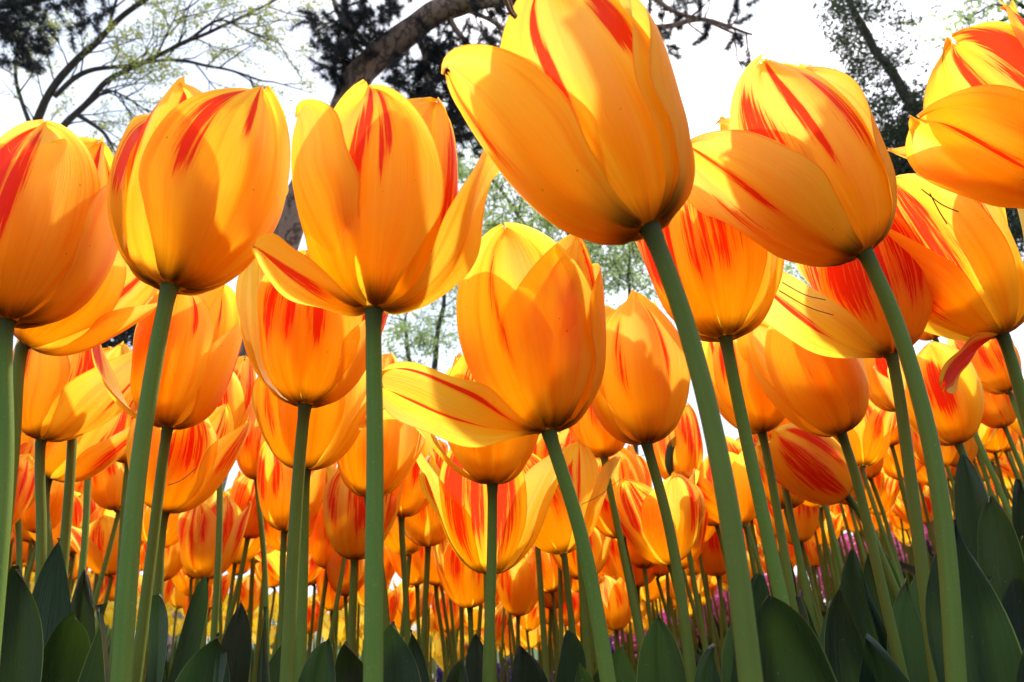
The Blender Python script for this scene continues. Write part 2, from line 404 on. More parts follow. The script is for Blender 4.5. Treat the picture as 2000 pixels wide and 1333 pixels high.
def leaf_mesh(G, T, ctrl, width, face, nu=11, nv=26, fold=.35, twist=0.0, tipbend=0.0, seed=0):
    """leaf blade from G over ctrl to T; face = outward normal hint"""
    rg = random.Random(seed*7+3); ph = rg.uniform(0, 6.28); rg_b = rg.uniform(-.6, 1.0)
    b = MB(); P = []; uv = []
    pts = [(G*(1-t)**2 + ctrl*2*t*(1-t) + T*t*t) for t in [i/(nv-1) for i in range(nv)]]
    for j, c in enumerate(pts):
        t = j/(nv-1)
        tan = (pts[min(j+1, nv-1)]-pts[max(j-1, 0)]).normalized()
        c = c + face*(width*.35*rg_b*smooth((t-.55)/.45)**2)
        n = (face - tan*face.dot(tan)).normalized(); s = tan.cross(n)
        a = R(twist)*t; n, s = n*math.cos(a)+s*math.sin(a), s*math.cos(a)-n*math.sin(a)
        wv = width*.5*(.35+.65*math.sin(math.pi/2*min(1, t/.5)) if t < .5 else max(.006, math.cos(math.pi/2*((t-.5)/.5)**1.25))**1.05)
        fo = fold*(1.3-.7*t)
        for i in range(nu):
            u = -1+2*i/(nu-1)
            p = c + s*(u*wv*math.cos(fo*abs(u))) + n*(wv*(abs(u)**1.4)*math.sin(fo)) + n*(.11*width*math.sin(9*t+ph+2.4*u)*abs(u)*smooth(t*3)) + s*(.03*width*math.sin(14*t+ph*2)*u)
            p -= n*(.03*width*math.exp(-(u/.12)**2))
            P.append(p); uv.append((u, t))
    b.grid(P, nu, nv, uv); return b.mesh("leaf", M_LEAF)

def stem_mesh(pts, r_top, r_bot, sides=10, sub=7):
    C = catmull(pts, 12); S = [0.0]
    for a_, b_ in zip(C, C[1:]): S.append(S[-1]+(b_-a_).length)
    n = sub*6; D_ = []; j = 0
    for i in range(n):                       # even spacing, then relaxed so that no joint shows
        q = S[-1]*(1-(1-i/(n-1))**1.25)
        while j < len(S)-2 and S[j+1] < q: j += 1
        t = (q-S[j])/max(1e-9, S[j+1]-S[j]); D_.append(C[j]*(1-t)+C[j+1]*t)
    for _ in range(n//2):
        D_ = [D_[0]]+[(D_[i-1]+D_[i]*2+D_[i+1])/4 for i in range(1, n-2)]+D_[n-2:]
    C = D_; b = MB()
    rad = []; top = []
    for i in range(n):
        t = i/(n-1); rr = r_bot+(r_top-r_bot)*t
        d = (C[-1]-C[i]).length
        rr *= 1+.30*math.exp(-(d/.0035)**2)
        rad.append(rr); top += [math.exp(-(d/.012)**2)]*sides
    # finer rings by the flower
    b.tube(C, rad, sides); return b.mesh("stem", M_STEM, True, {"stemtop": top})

TULIPS = []     # (ground point, root) for the leaves
def tulip(label, bx, by, w, tilt=0, away=None, mids=(), seed=1, over=None, opn=0.0, sc=1.0, res=(35, 33), amount=1.0,
          phi0=-90.0, L=.092, W=.0315, group="orange tulips of the near rows", leaves=2):
    depth = FPX*.066*sc/w
    P0 = at(bx, by, depth)
    aw = R(24 if away is None else away)
    A = (u_*math.cos(R(tilt)) + r_*math.sin(R(tilt)))*math.cos(aw) + f_*math.sin(aw)
    pts = [P0]
    Y = P0.y
    for k, (mx_, my_) in enumerate(mids): pts.append(at_y(mx_, my_, Y + .006))
    last = pts[-1]; pr = pts[-2] if len(pts) > 1 else P0 + A*.1
    d = (last-pr).normalized()
    if d.z > -.3: d = Vector((d.x*.4, 0, -1)).normalized()
    d = Vector((d.x*.75, d.y*.3, d.z)).normalized()
    G = last.copy()
    for _ in range(200):
        G = G + d*.01
        if G.z < ground_z(G.x, G.y): break
    G.z = ground_z(G.x, G.y) - .004
    root = empty("tulip", G); tag(root, label, "tulip", group)
    pts = [G-G] + [p-G for p in reversed(pts[1:])] + [P0-G-A*.014*sc, P0-G+A*.0015*sc]
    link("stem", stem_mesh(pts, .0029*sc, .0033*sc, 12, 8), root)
    build_head(root, axis_matrix(P0-G, A, 0, sc), seed, res[0], res[1], over, opn, L, W, amount, phi0)
    rg = random.Random(seed+99)
    TULIPS.append((G, root, P0))
    for k in range(leaves):
        az = rg.uniform(0, 6.28); h = rg.uniform(.09, .165)
        ln = rg.uniform(.03, .08); dv = Vector((math.cos(az), math.sin(az), 0))
        link("leaf", leaf_mesh(Vector((0, 0, 0)), dv*ln+Vector((0, 0, h)), dv*.012+Vector((0, 0, h*.6)), rg.uniform(.03, .05), -dv, 7, 14, .5, rg.uniform(-30, 30), seed=seed+k), root)
    return root

def B(*a): return list(a)
OPEN_L = [(0, 88), (.1, 74), (.3, 58), (.6, 42), (1, 30)]
# --- the large flowers of the front rows
EXEC = []
tulip("large upright tulip cut by the left edge, pink-red flame at its upper left" , 14, 628, 312, 1, mids=[(14, 800), (2, 1050)], seed=3, phi0=-80, L=.104, W=.033,
      over={0: dict(bands=B((-.45, .3, -.4, .95, .28, 1.1), (-.05, .3, .0, .9, .10, 1))), 1: dict(bands=B((0, .5, 0, .9, .07, .7)))}, amount=.7)
tulip("yellow tulip leaning right half behind the large tulip at the left edge", 50, 674, 235, 33, mids=[(36, 760), (18, 960)], seed=4, phi0=-70, opn=6, amount=.5, L=.10)
tulip("big egg-shaped tulip with short dark red flames on the bent left stem", 332, 560, 325, 3, mids=[(290, 780), (255, 1000), (238, 1330)], seed=5, phi0=-150, L=.108, W=.032, res=(45, 41),
      over={0: dict(phi=-190, L=.113, W=.031, point=1.1, bands=B((.45, .45, .5, .94, .2, 1.0))), 1: dict(phi=-32, L=.109, W=.036, add=2, bands=B((-.55, .42, -.68, .97, .13, 1.0), (-.1, .66, -.15, .99, .045, 1.2))), 2: dict(phi=80),
            3: dict(phi=-105, W=.036, L=.102, bands=B((.12, .5, .25, .96, .07, 1.2), (-.45, .52, -.5, .92, .15, 1.2))), 4: dict(phi=0, bands=[]), 5: dict(phi=150, bands=[])}, amount=.15)
tulip("big broad tulip on the straight vertical stem, with one petal curling out to the right", 731, 607, 352, 2, mids=[(735, 760), (731, 1000), (729, 1330)], seed=6, phi0=-100, L=.104, W=.033,
      over={0: dict(bands=B((-.15, .2, .22, .97, .10, .95), (.35, .5, .45, .95, .06, .9))),
            1: dict(phi=0, TH=[(0, 88), (.1, 60), (.25, 33), (.5, 3), (.72, 12), (.86, 34), (1, 34)], L=.114, W=.0165, twist=-8, bands=B((.5, .5, .6, .9, .05, .5)), tipcurl=-25, ruffle=1.6),
            2: dict(phi=186, TH=[(0, 88), (.2, 70), (.5, 58), (1, 40)], L=.054, W=.019, point=.2, twist=8, bands=B((.15, .25, .15, .99, .22, 1.1))),
            5: dict(phi=192, add=17, addtip=-6, W=.041, point=.1, bands=[]), 3: dict(W=.028), 4: dict(phi=-35, bands=B((.1, .45, .2, .95, .05, .6)))}, amount=.3)
tulip("largest tulip, top centre, tilted left with a long curved red stripe and pale right petals", 1268, 445, 402, -23, 20, mids=[(1345, 640), (1412, 900), (1450, 1150), (1466, 1333)], seed=7, phi0=-150, L=.108, W=.034, res=(45, 41),
      over={0: dict(phi=-180, add=7, addtip=6, W=.035, L=.105, bands=B((.1, .35, .0, .98, .07, .55)), point=.2), 1: dict(phi=-2, L=.104, W=.033, bands=[], addtip=-3), 2: dict(phi=90, bands=[]),
            3: dict(phi=-92, L=.103, W=.037, add=3, addtip=3, point=.2, bands=B((-.30, .35, -.45, .99, .04, 1.25), (.42, .62, .50, .93, .17, 1.1))), 4: dict(phi=-20, L=.117, W=.026, point=1.3, addtip=-6, bands=[]), 5: dict(phi=165, bands=[])}, amount=.2)
tulip("large right-hand tulip tilted left, left petal open, feathered red flames", 1687, 494, 308, -26, 20, mids=[(1770, 680), (1832, 900), (1862, 1150), (1865, 1333)], seed=8, phi0=-150, L=.106, W=.0325, res=(45, 41),
      over={0: dict(phi=-176, add=12, addtip=10, W=.034, L=.100, bands=B((.25, .35, .3, .95, .05, .9), (-.2, .25, -.2, .7, .16, .55))), 1: dict(phi=-8, L=.112, W=.029, point=1.1, bands=[]), 2: dict(phi=90),
            3: dict(phi=-98, L=.108, W=.038, add=3, point=.2, bands=B((.0, .4, -.12, 1, .045, 1.25), (-.40, .38, -.62, .88, .24, .85), (.45, .4, .5, .85, .2, .8))), 4: dict(phi=20, bands=[]), 5: dict(phi=160, bands=[])}, amount=.3)
tulip("open tulip cut by the upper right edge, broad red flames on its yellow petals", 2120, 368, 275, -40, 18, mids=[(2130, 600), (2160, 900)], seed=9, phi0=-175, opn=10, L=.104, W=.033,
      over={0: dict(phi=-168, add=10, addtip=8, L=.094, W=.034, point=.1, bands=B((.2, .3, .2, .97, .05, .7))), 1: dict(phi=-48, L=.108, add=4, bands=B((-.2, .25, -.2, .97, .3, 1.0))), 3: dict(phi=-118, add=8, L=.108, W=.037, point=.1, bands=B((-.15, .25, -.2, .97, .08, 1.2), (.45, .2, .45, .95, .32, 1.1))), 5: dict(phi=-230, L=.098)}, amount=.8)
tulip("half open tulip at the right edge, left petal striped with many fine red feathers", 1957, 655, 235, -17, 22, mids=[(1990, 770), (2040, 930)], seed=10, phi0=-130, opn=5, L=.118, W=.030,
      over={2: dict(phi=185, add=14, addtip=8, W=.030, bands=B((-.5, .3, -.6, .97, .3, .85), (.1, .3, .1, .97, .3, .85))), 0: dict(phi=-140, add=6, bands=B((-.3, .3, -.4, .98, .35, .85), (.1, .3, .1, .95, .25, .8))),
            1: dict(phi=-35, L=.112, W=.022, bands=B((.0, .7, 0, .97, .05, .5))), 3: dict(phi=-80, W=.022), 5: dict(phi=196, TH=[(0, 92), (.3, 104), (.6, 100), (1, 112)], L=.072, W=.010, flat=3, twist=50, bands=B((0, .05, 0, 1, .8, 1.2)))}, amount=.6)
tulip("orange-red feathered tulip below the large right tulip, thin petal out to the left", 1740, 694, 232, -8, 22, mids=[(1765, 850), (1790, 1000), (1800, 1110)], seed=11, phi0=-105, opn=3, L=.102,
      over={0: dict(bands=B((-.5, .25, -.6, .9, .4, .9), (-.1, .3, -.1, .9, .3, .85), (.4, .3, .4, .9, .3, .85))), 2: dict(phi=196, TH=OPEN_L, W=.016, L=.100, twist=45, bands=B((0, .3, 0, .95, .08, .9)))}, amount=1.3)
tulip("upright tulip with pointed red feathers between the two large right stems", 1417, 660, 262, -3, 22, mids=[(1440, 780), (1480, 960), (1530, 1190)], seed=12, phi0=-112, opn=4, L=.106,
      over={0: dict(bands=B((-.35, .3, -.5, .97, .045, 1.2), (.0, .3, .05, .75, .25, .8), (.35, .3, .35, .8, .25, .8), (-.7, .3, -.8, .7, .25, .8))), 1: dict(bands=B((-.4, .5, -.5, .85, .08, .7), (.2, .6, .3, .85, .12, .7))),
            4: dict(bands=B((.1, .5, .1, .9, .06, .8)))}, amount=.8)
tulip("centre tulip with a wide red-striped petal lying out to the left", 1073, 843, 300, -8, 22, mids=[(1105, 930), (1145, 1070), (1188, 1333)], seed=13, phi0=-96, opn=4, L=.102, W=.0365,
      over={0: dict(bands=B((-.1, .3, -.35, .95, .07, .6), (.45, .5, .5, .85, .05, .5))), 2: dict(phi=198, TH=[(0, 88), (.15, 76), (.4, 60), (.7, 54), (1, 66)], L=.079, W=.015, flat=1.5, point=.0, twist=60, bands=B((-.1, .2, -.15, .99, .09, 1.3), (.5, .2, .55, .95, .07, 1.3))),
            4: dict(phi=-20, add=6), 5: dict(phi=-165, bands=B((0, .3, 0, .6, .3, .8)))}, amount=.2)
tulip("smooth orange tulip right of the centre tulip with a soft red stripe", 1263, 866, 222, -7, 22, mids=[(1290, 950), (1320, 1080), (1345, 1280)], seed=14, phi0=-80, L=.106,
      over={0: dict(bands=B((-.5, .3, -.6, .8, .1, .6), (.3, .3, .35, .9, .05, .7)))}, amount=.6)
tulip("tulip with upright red flames behind the big vertical stem, its left petal pointing up", 596, 792, 258, 2, 22, mids=[(585, 900), (572, 1080), (560, 1333)], seed=15, phi0=-90, opn=7, L=.088,
      over={0: dict(bands=B((-.2, .4, -.25, .98, .10, 1), (.2, .4, .25, .95, .2, .85), (-.6, .4, -.6, .95, .2, .85))), 2: dict(phi=172, W=.020, L=.112, bands=[])}, amount=.7)
tulip("deep orange rough-spotted tulip with one pink-red petal out to the left", 328, 836, 212, 4, 22, mids=[(318, 900), (298, 1060), (275, 1250)], seed=16, phi0=-88, L=.108,
      over={0: dict(bands=B((-.1, .3, 0, .9, .3, .42), (.6, .6, .65, .9, .06, .9))), 2: dict(phi=195, TH=[(0, 88), (.1, 72), (.3, 55), (.6, 25), (1, 12)], W=.018, L=.100, bands=B((0, .5, 0, 1, .7, 1.2)))}, amount=.8)
tulip("tulip at the left edge with a broad pale petal spreading right over a red flame", 82, 860, 192, 8, 22, mids=[(80, 950), (78, 1180)], seed=17, phi0=-120, opn=4, L=.100,
      over={1: dict(phi=5, add=18, addtip=8, W=.033, bands=B((0, .4, .1, .9, .08, .8))), 0: dict(bands=B((.1, .35, .1, .95, .14, 1)))}, amount=.7)
tulip("round tulip hanging low behind the flamed one, on the twin stem at centre left", 597, 918, 218, 0, 20, mids=[(594, 1000), (586, 1333)], seed=18, phi0=-95, opn=8, L=.096, amount=.3)
tulip("pale yellow tulip half hidden by the straight vertical stem", 722, 972, 188, 3, 20, mids=[(745, 1100), (755, 1250)], seed=19, phi0=-75, opn=4, amount=.6)
tulip("tulip below the centre flower with a thin ragged petal hooking left", 962, 946, 212, 0, 20, mids=[(962, 1050), (958, 1190), (952, 1333)], seed=20, phi0=-92, opn=4, L=.096,
      over={2: dict(phi=190, TH=[(0, 88), (.1, 66), (.3, 36), (.55, 24), (.75, 70), (1, 110)], W=.013, L=.100, ruffle=2, bands=[]), 5: dict(bands=B((0, .4, 0, 1, .3, 1)))}, amount=.6)
tulip("wide open goblet tulip with bold red flames, bottom centre", 958, 1122, 178, 0, 20, mids=[(958, 1200), (962, 1333)], seed=21, phi0=-90, opn=13, L=.120, W=.034,
      over={0: dict(W=.034, add=10, bands=B((-.5, .15, -.6, .95, .28, .95), (-.05, .2, -.1, .9, .16, .9), (.45, .15, .5, .95, .3, .95))),
            3: dict(phi=-15, add=16, bands=[]), 5: dict(phi=195, add=16, bands=[]), 1: dict(bands=B((-.4, .4, -.5, .9, .1, 1)))}, amount=.7)
tulip("tall narrow tulip left of the goblet tulip at bottom centre", 836, 1068, 122, -2, 20, mids=[(830, 1180), (826, 1310)], seed=22, phi0=-85, L=.118, W=.028, amount=.5, res=(25, 25))
bud = tulip("narrow tulip bud wrapped by one dark green leaf", 1328, 945, 112, -3, 20, mids=[(1340, 1050), (1375, 1250)], seed=23, phi0=-60, L=.112, W=.024, amount=1.3, res=(25, 25))
tulip("tulip peeking out left below the smooth orange tulip", 1180, 893, 148, -4, 20, mids=[(1200, 1000), (1245, 1220)], seed=24, phi0=-85, opn=2, amount=1.1)
tulip("pale tulip behind the thick curved stem, right of centre", 1488, 845, 176, -8, 20, mids=[(1510, 950), (1552, 1200)], seed=25, phi0=-100, opn=4, L=.102, amount=.4)
tulip("plump tulip tilting left between the two large right stems", 1643, 848, 196, -17, 20, mids=[(1680, 960), (1732, 1190)], seed=26, phi0=-110, L=.112, W=.033,
      over={0: dict(bands=B((-.2, .4, -.3, .9, .05, .5))), 1: dict(phi=-30, bands=B((-.3, .4, -.3, .9, .3, .9)))}, amount=.6)
tulip("red-flamed tulip nodding far left on a bent stem at lower right", 1652, 968, 150, -50, 10, mids=[(1700, 1040), (1740, 1130)], seed=27, phi0=-100, L=.102,
      over={0: dict(bands=B((-.2, .15, -.2, .9, .4, .85), (.5, .3, .5, .9, .25, .8)))}, amount=1.4)
tulip("tulip nodding left just above the red-flamed nodding one", 1632, 874, 130, -58, 12, mids=[(1665, 940), (1720, 1080)], seed=28, phi0=-90, amount=1.3)
tulip("tulip behind the left edge tulips of which one red-streaked petal shows in the gap", 150, 600, 170, 4, 22, mids=[(140, 900)], seed=29, phi0=-20, L=.112,
      over={0: dict(phi=0, bands=B((0, .3, 0, .95, .3, 1.3)))}, amount=1.2)
# (x, y, width, tilt, mids, seed, open, label)
SMALL = [
 (1757, 803, 118, -6, [(1775, 900), (1790, 1040)], 31, 2, "tulip tucked under the orange-red feathered tulip"),
 (1826, 662, 100, -16, [(1870, 770), (1945, 940)], 32, 0, "small tulip above the curling red petal at right"),
 (1872, 868, 150, -14, [(1910, 960), (1960, 1080)], 33, 4, "red-feathered tulip right of the long right stem"),
 (1962, 835, 92, -14, [(2000, 930), (2040, 1020)], 34, 2, "deep orange tulip near the right edge below the half open one"),
 (322, 1002, 182, 8, [(312, 1120), (300, 1320)], 35, 7, "open tulip with a long red-edged petal swept up to the right"),
 (98, 934, 158, 30, [(96, 1040), (100, 1200)], 36, 4, "tulip leaning right with fine red brush strokes near the left edge"),
 (503, 938, 112, 0, [(512, 1030), (520, 1200)], 37, 0, "slim orange tulip left of the twin stems"),
 (692, 1094, 142, 2, [(688, 1180), (682, 1300)], 38, 5, "tulip low beside the straight vertical stem on its left"),
 (556, 1038, 132, 4, [(552, 1120), (548, 1280)], 39, 5, "red-striped tulip between and behind the twin stems"),
 (484, 1052, 102, 6, [(470, 1130), (440, 1240)], 40, 3, "orange tulip on a slanting stem left of the twin stems"),
 (402, 1132, 120, -2, [(400, 1200), (395, 1290)], 41, 3, "tulip with a red fork of stripes above the dark curled leaf"),
 (204, 1028, 84, 6, [(192, 1100), (180, 1200)], 42, 3, "small tulip bent over left of the thick bent stem"),
 (122, 1003, 80, 4, [(120, 1080), (118, 1180)], 43, 3, "small orange tulip just right of the two left edge stems"),
 (1141, 1132, 112, -2, [(1146, 1220), (1152, 1330)], 44, 5, "yellow-orange tulip low between the centre stems"),
 (1310, 1103, 142, -10, [(1330, 1180), (1350, 1290)], 45, 12, "small wide open tulip with a red fan, low right of centre"),
 (1400, 1027, 96, -12, [(1420, 1100), (1450, 1200)], 46, 1, "red-tinged tulip just left of the thick curved stem"),
 (1466, 1012, 88, -5, [(1478, 1080), (1490, 1160)], 47, 2, "small tulip with red feathers just right of the thick curved stem"),
 (1216, 1052, 134, -8, [(1235, 1130), (1250, 1240)], 48, 5, "tulip crossed by a brown needle right of centre"),
 (852, 1145, 92, 4, [(862, 1220), (872, 1320)], 49, 5, "small tulip left of the goblet tulip's foot"),
 (918, 1188, 122, -4, [(920, 1250), (925, 1330)], 50, 7, "orange tulip directly under the goblet tulip"),
 (640, 1112, 96, 4, [(630, 1180), (620, 1280)], 51, 4, "orange tulip low right of the twin stems"),
 (1204, 1232, 82, -4, [(1210, 1280), (1215, 1330)], 52, 6, "two-tone red and yellow tulip low by the pink hyacinths"),
 (1402, 1126, 84, -6, [(1410, 1180), (1425, 1260)], 53, 2, "tulip low left of the thick curved stem"),
 (1012, 1204, 92, 2, [(1012, 1260), (1015, 1330)], 54, 5, "low tulip right of the goblet tulip's stem"),
 (1080, 1190, 84, -2, [(1085, 1250), (1092, 1330)], 55, 4, "low tulip left of the centre tulip's stem"),
 (1742, 872, 84, -8, [(1760, 940), (1785, 1040)], 56, 2, "small tulip behind the right rear stems at mid height"),
 (1700, 935, 84, -12, [(1725, 1000), (1750, 1090)], 57, 2, "small tulip behind the plump tilting tulip's stem"),
 (1565, 1060, 92, -8, [(1580, 1110), (1600, 1200)], 58, 4, "small tulip right of the pair of green rear stems"),
 (1045, 975, 120, 6, [(1050, 1060), (1062, 1240)], 59, 4, "red-feathered tulip behind the centre tulip's stem top"),
 (940, 880, 130, -6, [(948, 1000), (950, 1100)], 60, 2, "tulip almost hidden behind the ragged hooked petal"),
 (785, 1010, 130, 4, [(790, 1100), (795, 1220)], 61, 4, "tulip right of the straight vertical stem, below the pale yellow one"),
 (250, 905, 120, -6, [(240, 1000), (232, 1150)], 62, 4, "yellow-orange tulip behind the thick bent stem at left"),
 (180, 860, 130, 6, [(170, 1000), (160, 1120)], 63, 4, "bright tulip behind the left group, above the brush-stroked one"),
 (430, 880, 130, -6, [(430, 1000), (425, 1120)], 64, 5, "bright tulip showing between the two left rear stems"),
 (1560, 800, 110, -6, [(1590, 900), (1630, 1060)], 65, 4, "tulip half hidden left of the plump tilting tulip"),
 (1125, 985, 120, -3, [(1130, 1060), (1140, 1200)], 66, 5, "red-feathered tulip just right of the centre stem"),
 (700, 860, 130, 3, [(700, 960), (695, 1080)], 67, 6, "pale tulip glowing behind the vertical stem"),
 (30, 905, 110, 3, [(35, 1000), (38, 1120)], 68, 5, "orange tulip low between the left edge stems"),
]
for (x, y, ww, tl, md, sdd, op, lb) in SMALL:
    tulip(lb, x, y, ww, tl, 21, mids=md, seed=sdd, opn=op, phi0=-90+((sdd*37) % 60-30), L=.100+.002*(sdd % 5), res=(23, 21), amount=1.4 if sdd % 3 else .8, leaves=2)

# dark leaf hugging the bud
G, root, P0 = [t for t in TULIPS if t[1] == bud][0]
a = P0-G
lf = link("leaf", leaf_mesh(a+Vector((-.006, -.018, -.004)), at_y(1332, 828, P0.y-.024)-G, at_y(1284, 900, P0.y-.030)-G, .011, Vector((.25, 1, 0)), 9, 20, .5), root)
lf.data.materials[0] = M_BUD; lf["label"] = "dark green leaf clinging to the flower"

# ------------------------------------------------------------------ foreground leaves (tip px, mid px, base px, width px, width depth)
LEAVES = [
 ((40, 1108), (40, 1240), (60, 1420), 118, .30, 8), ((118, 1052), (120, 1150), (125, 1300), 92, .42, -10), ((152, 1206), (120, 1215), (140, 1400), 120, .34, 25),
 ((222, 1186), (228, 1270), (260, 1420), 105, .33, -15), ((160, 1110), (158, 1180), (170, 1330), 60, .48, 10), ((402, 1128), (350, 1170), (385, 1330), 52, .42, 40),
 ((428, 1240), (392, 1280), (380, 1420), 105, .36, 15), ((412, 1278), (425, 1310), (455, 1430), 95, .27, -20), ((513, 1188), (512, 1260), (508, 1400), 34, .40, 40),
 ((640, 1250), (600, 1290), (585, 1430), 95, .34, 10), ((772, 1216), (752, 1260), (765, 1420), 105, .36, -8), ((800, 1232), (820, 1280), (815, 1420), 60, .42, 25),
 ((925, 1238), (930, 1290), (950, 1400), 60, .50, -20), ((1122, 1232), (1100, 1280), (1095, 1420), 100, .42, 20), ((1132, 1296), (1150, 1320), (1170, 1420), 70, .34, -10),
 ((1276, 1208), (1280, 1290), (1300, 1430), 105, .37, 6), ((1402, 1258), (1340, 1300), (1310, 1430), 85, .33, 15), ((1505, 1174), (1500, 1260), (1500, 1450), 235, .24, -4),
 ((1468, 1128), (1430, 1200), (1420, 1360), 95, .36, 20), ((1640, 1146), (1640, 1250), (1680, 1430), 92, .36, -18), ((1700, 1250), (1740, 1280), (1760, 1430), 120, .34, -40),
 ((1832, 1030), (1835, 1180), (1850, 1430), 148, .29, 3), ((1940, 966), (1945, 1080), (1960, 1260), 92, .42, -6), ((1882, 886), (1900, 980), (1920, 1150), 72, .52, -15),
 ((1982, 940), (1990, 1060), (2000, 1200), 80, .5, 10), ((2010, 1196), (1940, 1270), (1890, 1450), 150, .27, 35), ((1755, 1135), (1750, 1230), (1750, 1400), 80, .45, 10),
 ((1560, 1165), (1575, 1230), (1600, 1400), 90, .42, 15), ((1620, 1170), (1600, 1260), (1590, 1400), 80, .40, -5), ((900, 1290), (880, 1320), (870, 1430), 80, .36, 10),
 ((300, 1160), (320, 1240), (330, 1400), 85, .45, -20), ((1020, 1262), (1030, 1300), (1030, 1420), 90, .48, 15), ((690, 1255), (700, 1300), (700, 1400), 90, .5, -15),
 ((1215, 1262), (1205, 1300), (1200, 1420), 100, .44, -5), ((1700, 1060), (1690, 1160), (1700, 1300), 80, .6, 12), ((1800, 1100), (1790, 1200), (1790, 1350), 90, .52, -12),
 ((1920, 1130), (1915, 1220), (1910, 1400), 110, .40, 8), ((1990, 1050), (1985, 1160), (1970, 1350), 100, .42, -12), ((1660, 1080), (1650, 1180), (1640, 1300), 70, .6, -10),
 ((20, 1170), (60, 1250), (80, 1400), 90, .42, 14), ((470, 1170), (465, 1240), (470, 1400), 60, .5, 14), ((570, 1235), (560, 1290), (560, 1420), 80, .46, -14),
 ((1530, 1100), (1520, 1200), (1530, 1380), 70, .55, 10), ((1450, 1190), (1400, 1240), (1370, 1400), 80, .42, 8),
]
for i, (tp, md, bs, wp, dp, tw) in enumerate(LEAVES):
    T = at(tp[0], tp[1], dp); Mx = at_y(md[0], md[1], T.y+.006); Bx = at_y(bs[0], bs[1], T.y+.012)
    cx, cy = T.x*.3+Bx.x*.7, T.y
    G, root, _ = min(TULIPS, key=lambda t: (t[0].x-Bx.x)**2+(t[0].y-Bx.y)**2)
    gz = Vector((Bx.x+(G.x-Bx.x)*.9, Bx.y+(G.y-Bx.y)*.9, G.z)) if (G-Bx).length < .6 else Vector((Bx.x, Bx.y, ground_z(Bx.x, Bx.y)))
    ctrl = Mx*2 - (T+Bx)*.5; ctrl = ctrl*.45 + Bx*.55
    ctrl = Vector((ctrl.x, ctrl.y, max(ctrl.z, .5*(gz.z+T.z))))
    link("leaf", leaf_mesh(gz-G, T-G, ctrl-G, wp*dp/FPX*1.25, Vector((math.sin(R(tw)), -1, .1)), 15, 40, .30+.35*((i*7) % 5)/5, tw*.6+((i*37) % 50-25), seed=i), root)

# ------------------------------------------------------------------ the rest of the bed: copies of eight prototypes
def copy_tree(root, M, label, group):
    c = root.copy(); COL.objects.link(c); c.matrix_world = M; c["label"] = label; c["group"] = group
    for ch in kids[root.name]:
        d = ch.copy(); COL.objects.link(d); d.parent = c
    return c
kids = {}; protos = []
for k in range(9):
    rg = random.Random(k+500)
    root = empty("tulip"); h = rg.uniform(.335, .385)
    lean = Vector((rg.uniform(-.03, .03), rg.uniform(-.03, .03), 0))
    A = Vector((rg.uniform(-.2, .2), rg.uniform(-.15, .15), 1)).normalized()
    P0 = Vector((0, 0, h)) + lean
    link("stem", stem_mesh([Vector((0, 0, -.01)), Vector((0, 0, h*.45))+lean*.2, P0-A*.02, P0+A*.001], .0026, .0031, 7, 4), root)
    build_head(root, axis_matrix(P0, A), 80+k, 17, 15, None, [0, 5, 11, 16, 2, 8, 25, 3, 13][k], .100+.002*(k % 4), .031, 1.4 if k % 3 else .7, rg.uniform(0, 120))
    for q in range(3):
        az = 2.1*q+rg.uniform(-.4, .4); hh = rg.uniform(.11, .19); dv = Vector((math.cos(az), math.sin(az), 0))
        link("leaf", leaf_mesh(Vector((0, 0, -.01)), dv*rg.uniform(.04, .10)+Vector((0, 0, hh)), dv*.015+Vector((0, 0, hh*.65)), rg.uniform(.035, .055), -dv, 7, 12, .5, rg.uniform(-40, 40), seed=k*5+q), root)
    kids[root.name] = list(root.children); protos.append(root)
taken = [(t[0].x, t[0].y) for t in TULIPS]
cnt = 0; tries = 0; used = set()
while cnt < 238 and tries < 20000:
    tries += 1
    y = math.sqrt(.38 + (3.0-.38)*rnd.random()**1.15); x = rnd.uniform(-1, 1)*(.84*y+.1)
    if x < -.05*y-.1 and y > 1.6: continue
    if any((x-a_)**2+(y-b_)**2 < (.066 if y > .9 else .075)**2 for a_, b_ in taken): continue
    # keep the nearer random heads out of the clear view between the big flowers
    z = ground_z(x, y)+.36; q = Vector((x, y, z))-CAM
    d = q.dot(f_); px = CX+FPX*q.dot(r_)/d; py = CY-FPX*q.dot(u_)/d
    if px < -80 or px > 2080: continue
    if y < .8 and not (py > 900): continue
    taken.append((x, y)); cnt += 1
    k = rnd.randrange(9); pr = protos[k]
    s = rnd.uniform(.92, 1.12) if y < 1.3 else rnd.uniform(.78, 1.1)
    side = "at the far left" if px < 400 else "left of centre" if px < 800 else "in the middle" if px < 1200 else "right of centre" if px < 1600 else "at the far right"
    row = "middle" if y < 1.05 else "back"
    lb = f"small orange tulip in the {row} rows of the bed, {side}"
    M = Matrix.Translation((x, y, ground_z(x, y)-.004)) @ Matrix.Rotation(rnd.uniform(0, 6.28), 4, 'Z') @ Matrix.Rotation(R(rnd.uniform(-6, 6)), 4, 'X') @ Matrix.Scale(s, 4)
    g = f"orange tulips, {row} rows, {side}"
    if k not in used: used.add(k); pr.matrix_world = M; pr["label"] = lb; pr["group"] = g; pr["category"] = "tulip"
    else: pr["category"] = "tulip"; copy_tree(pr, M, lb, g)

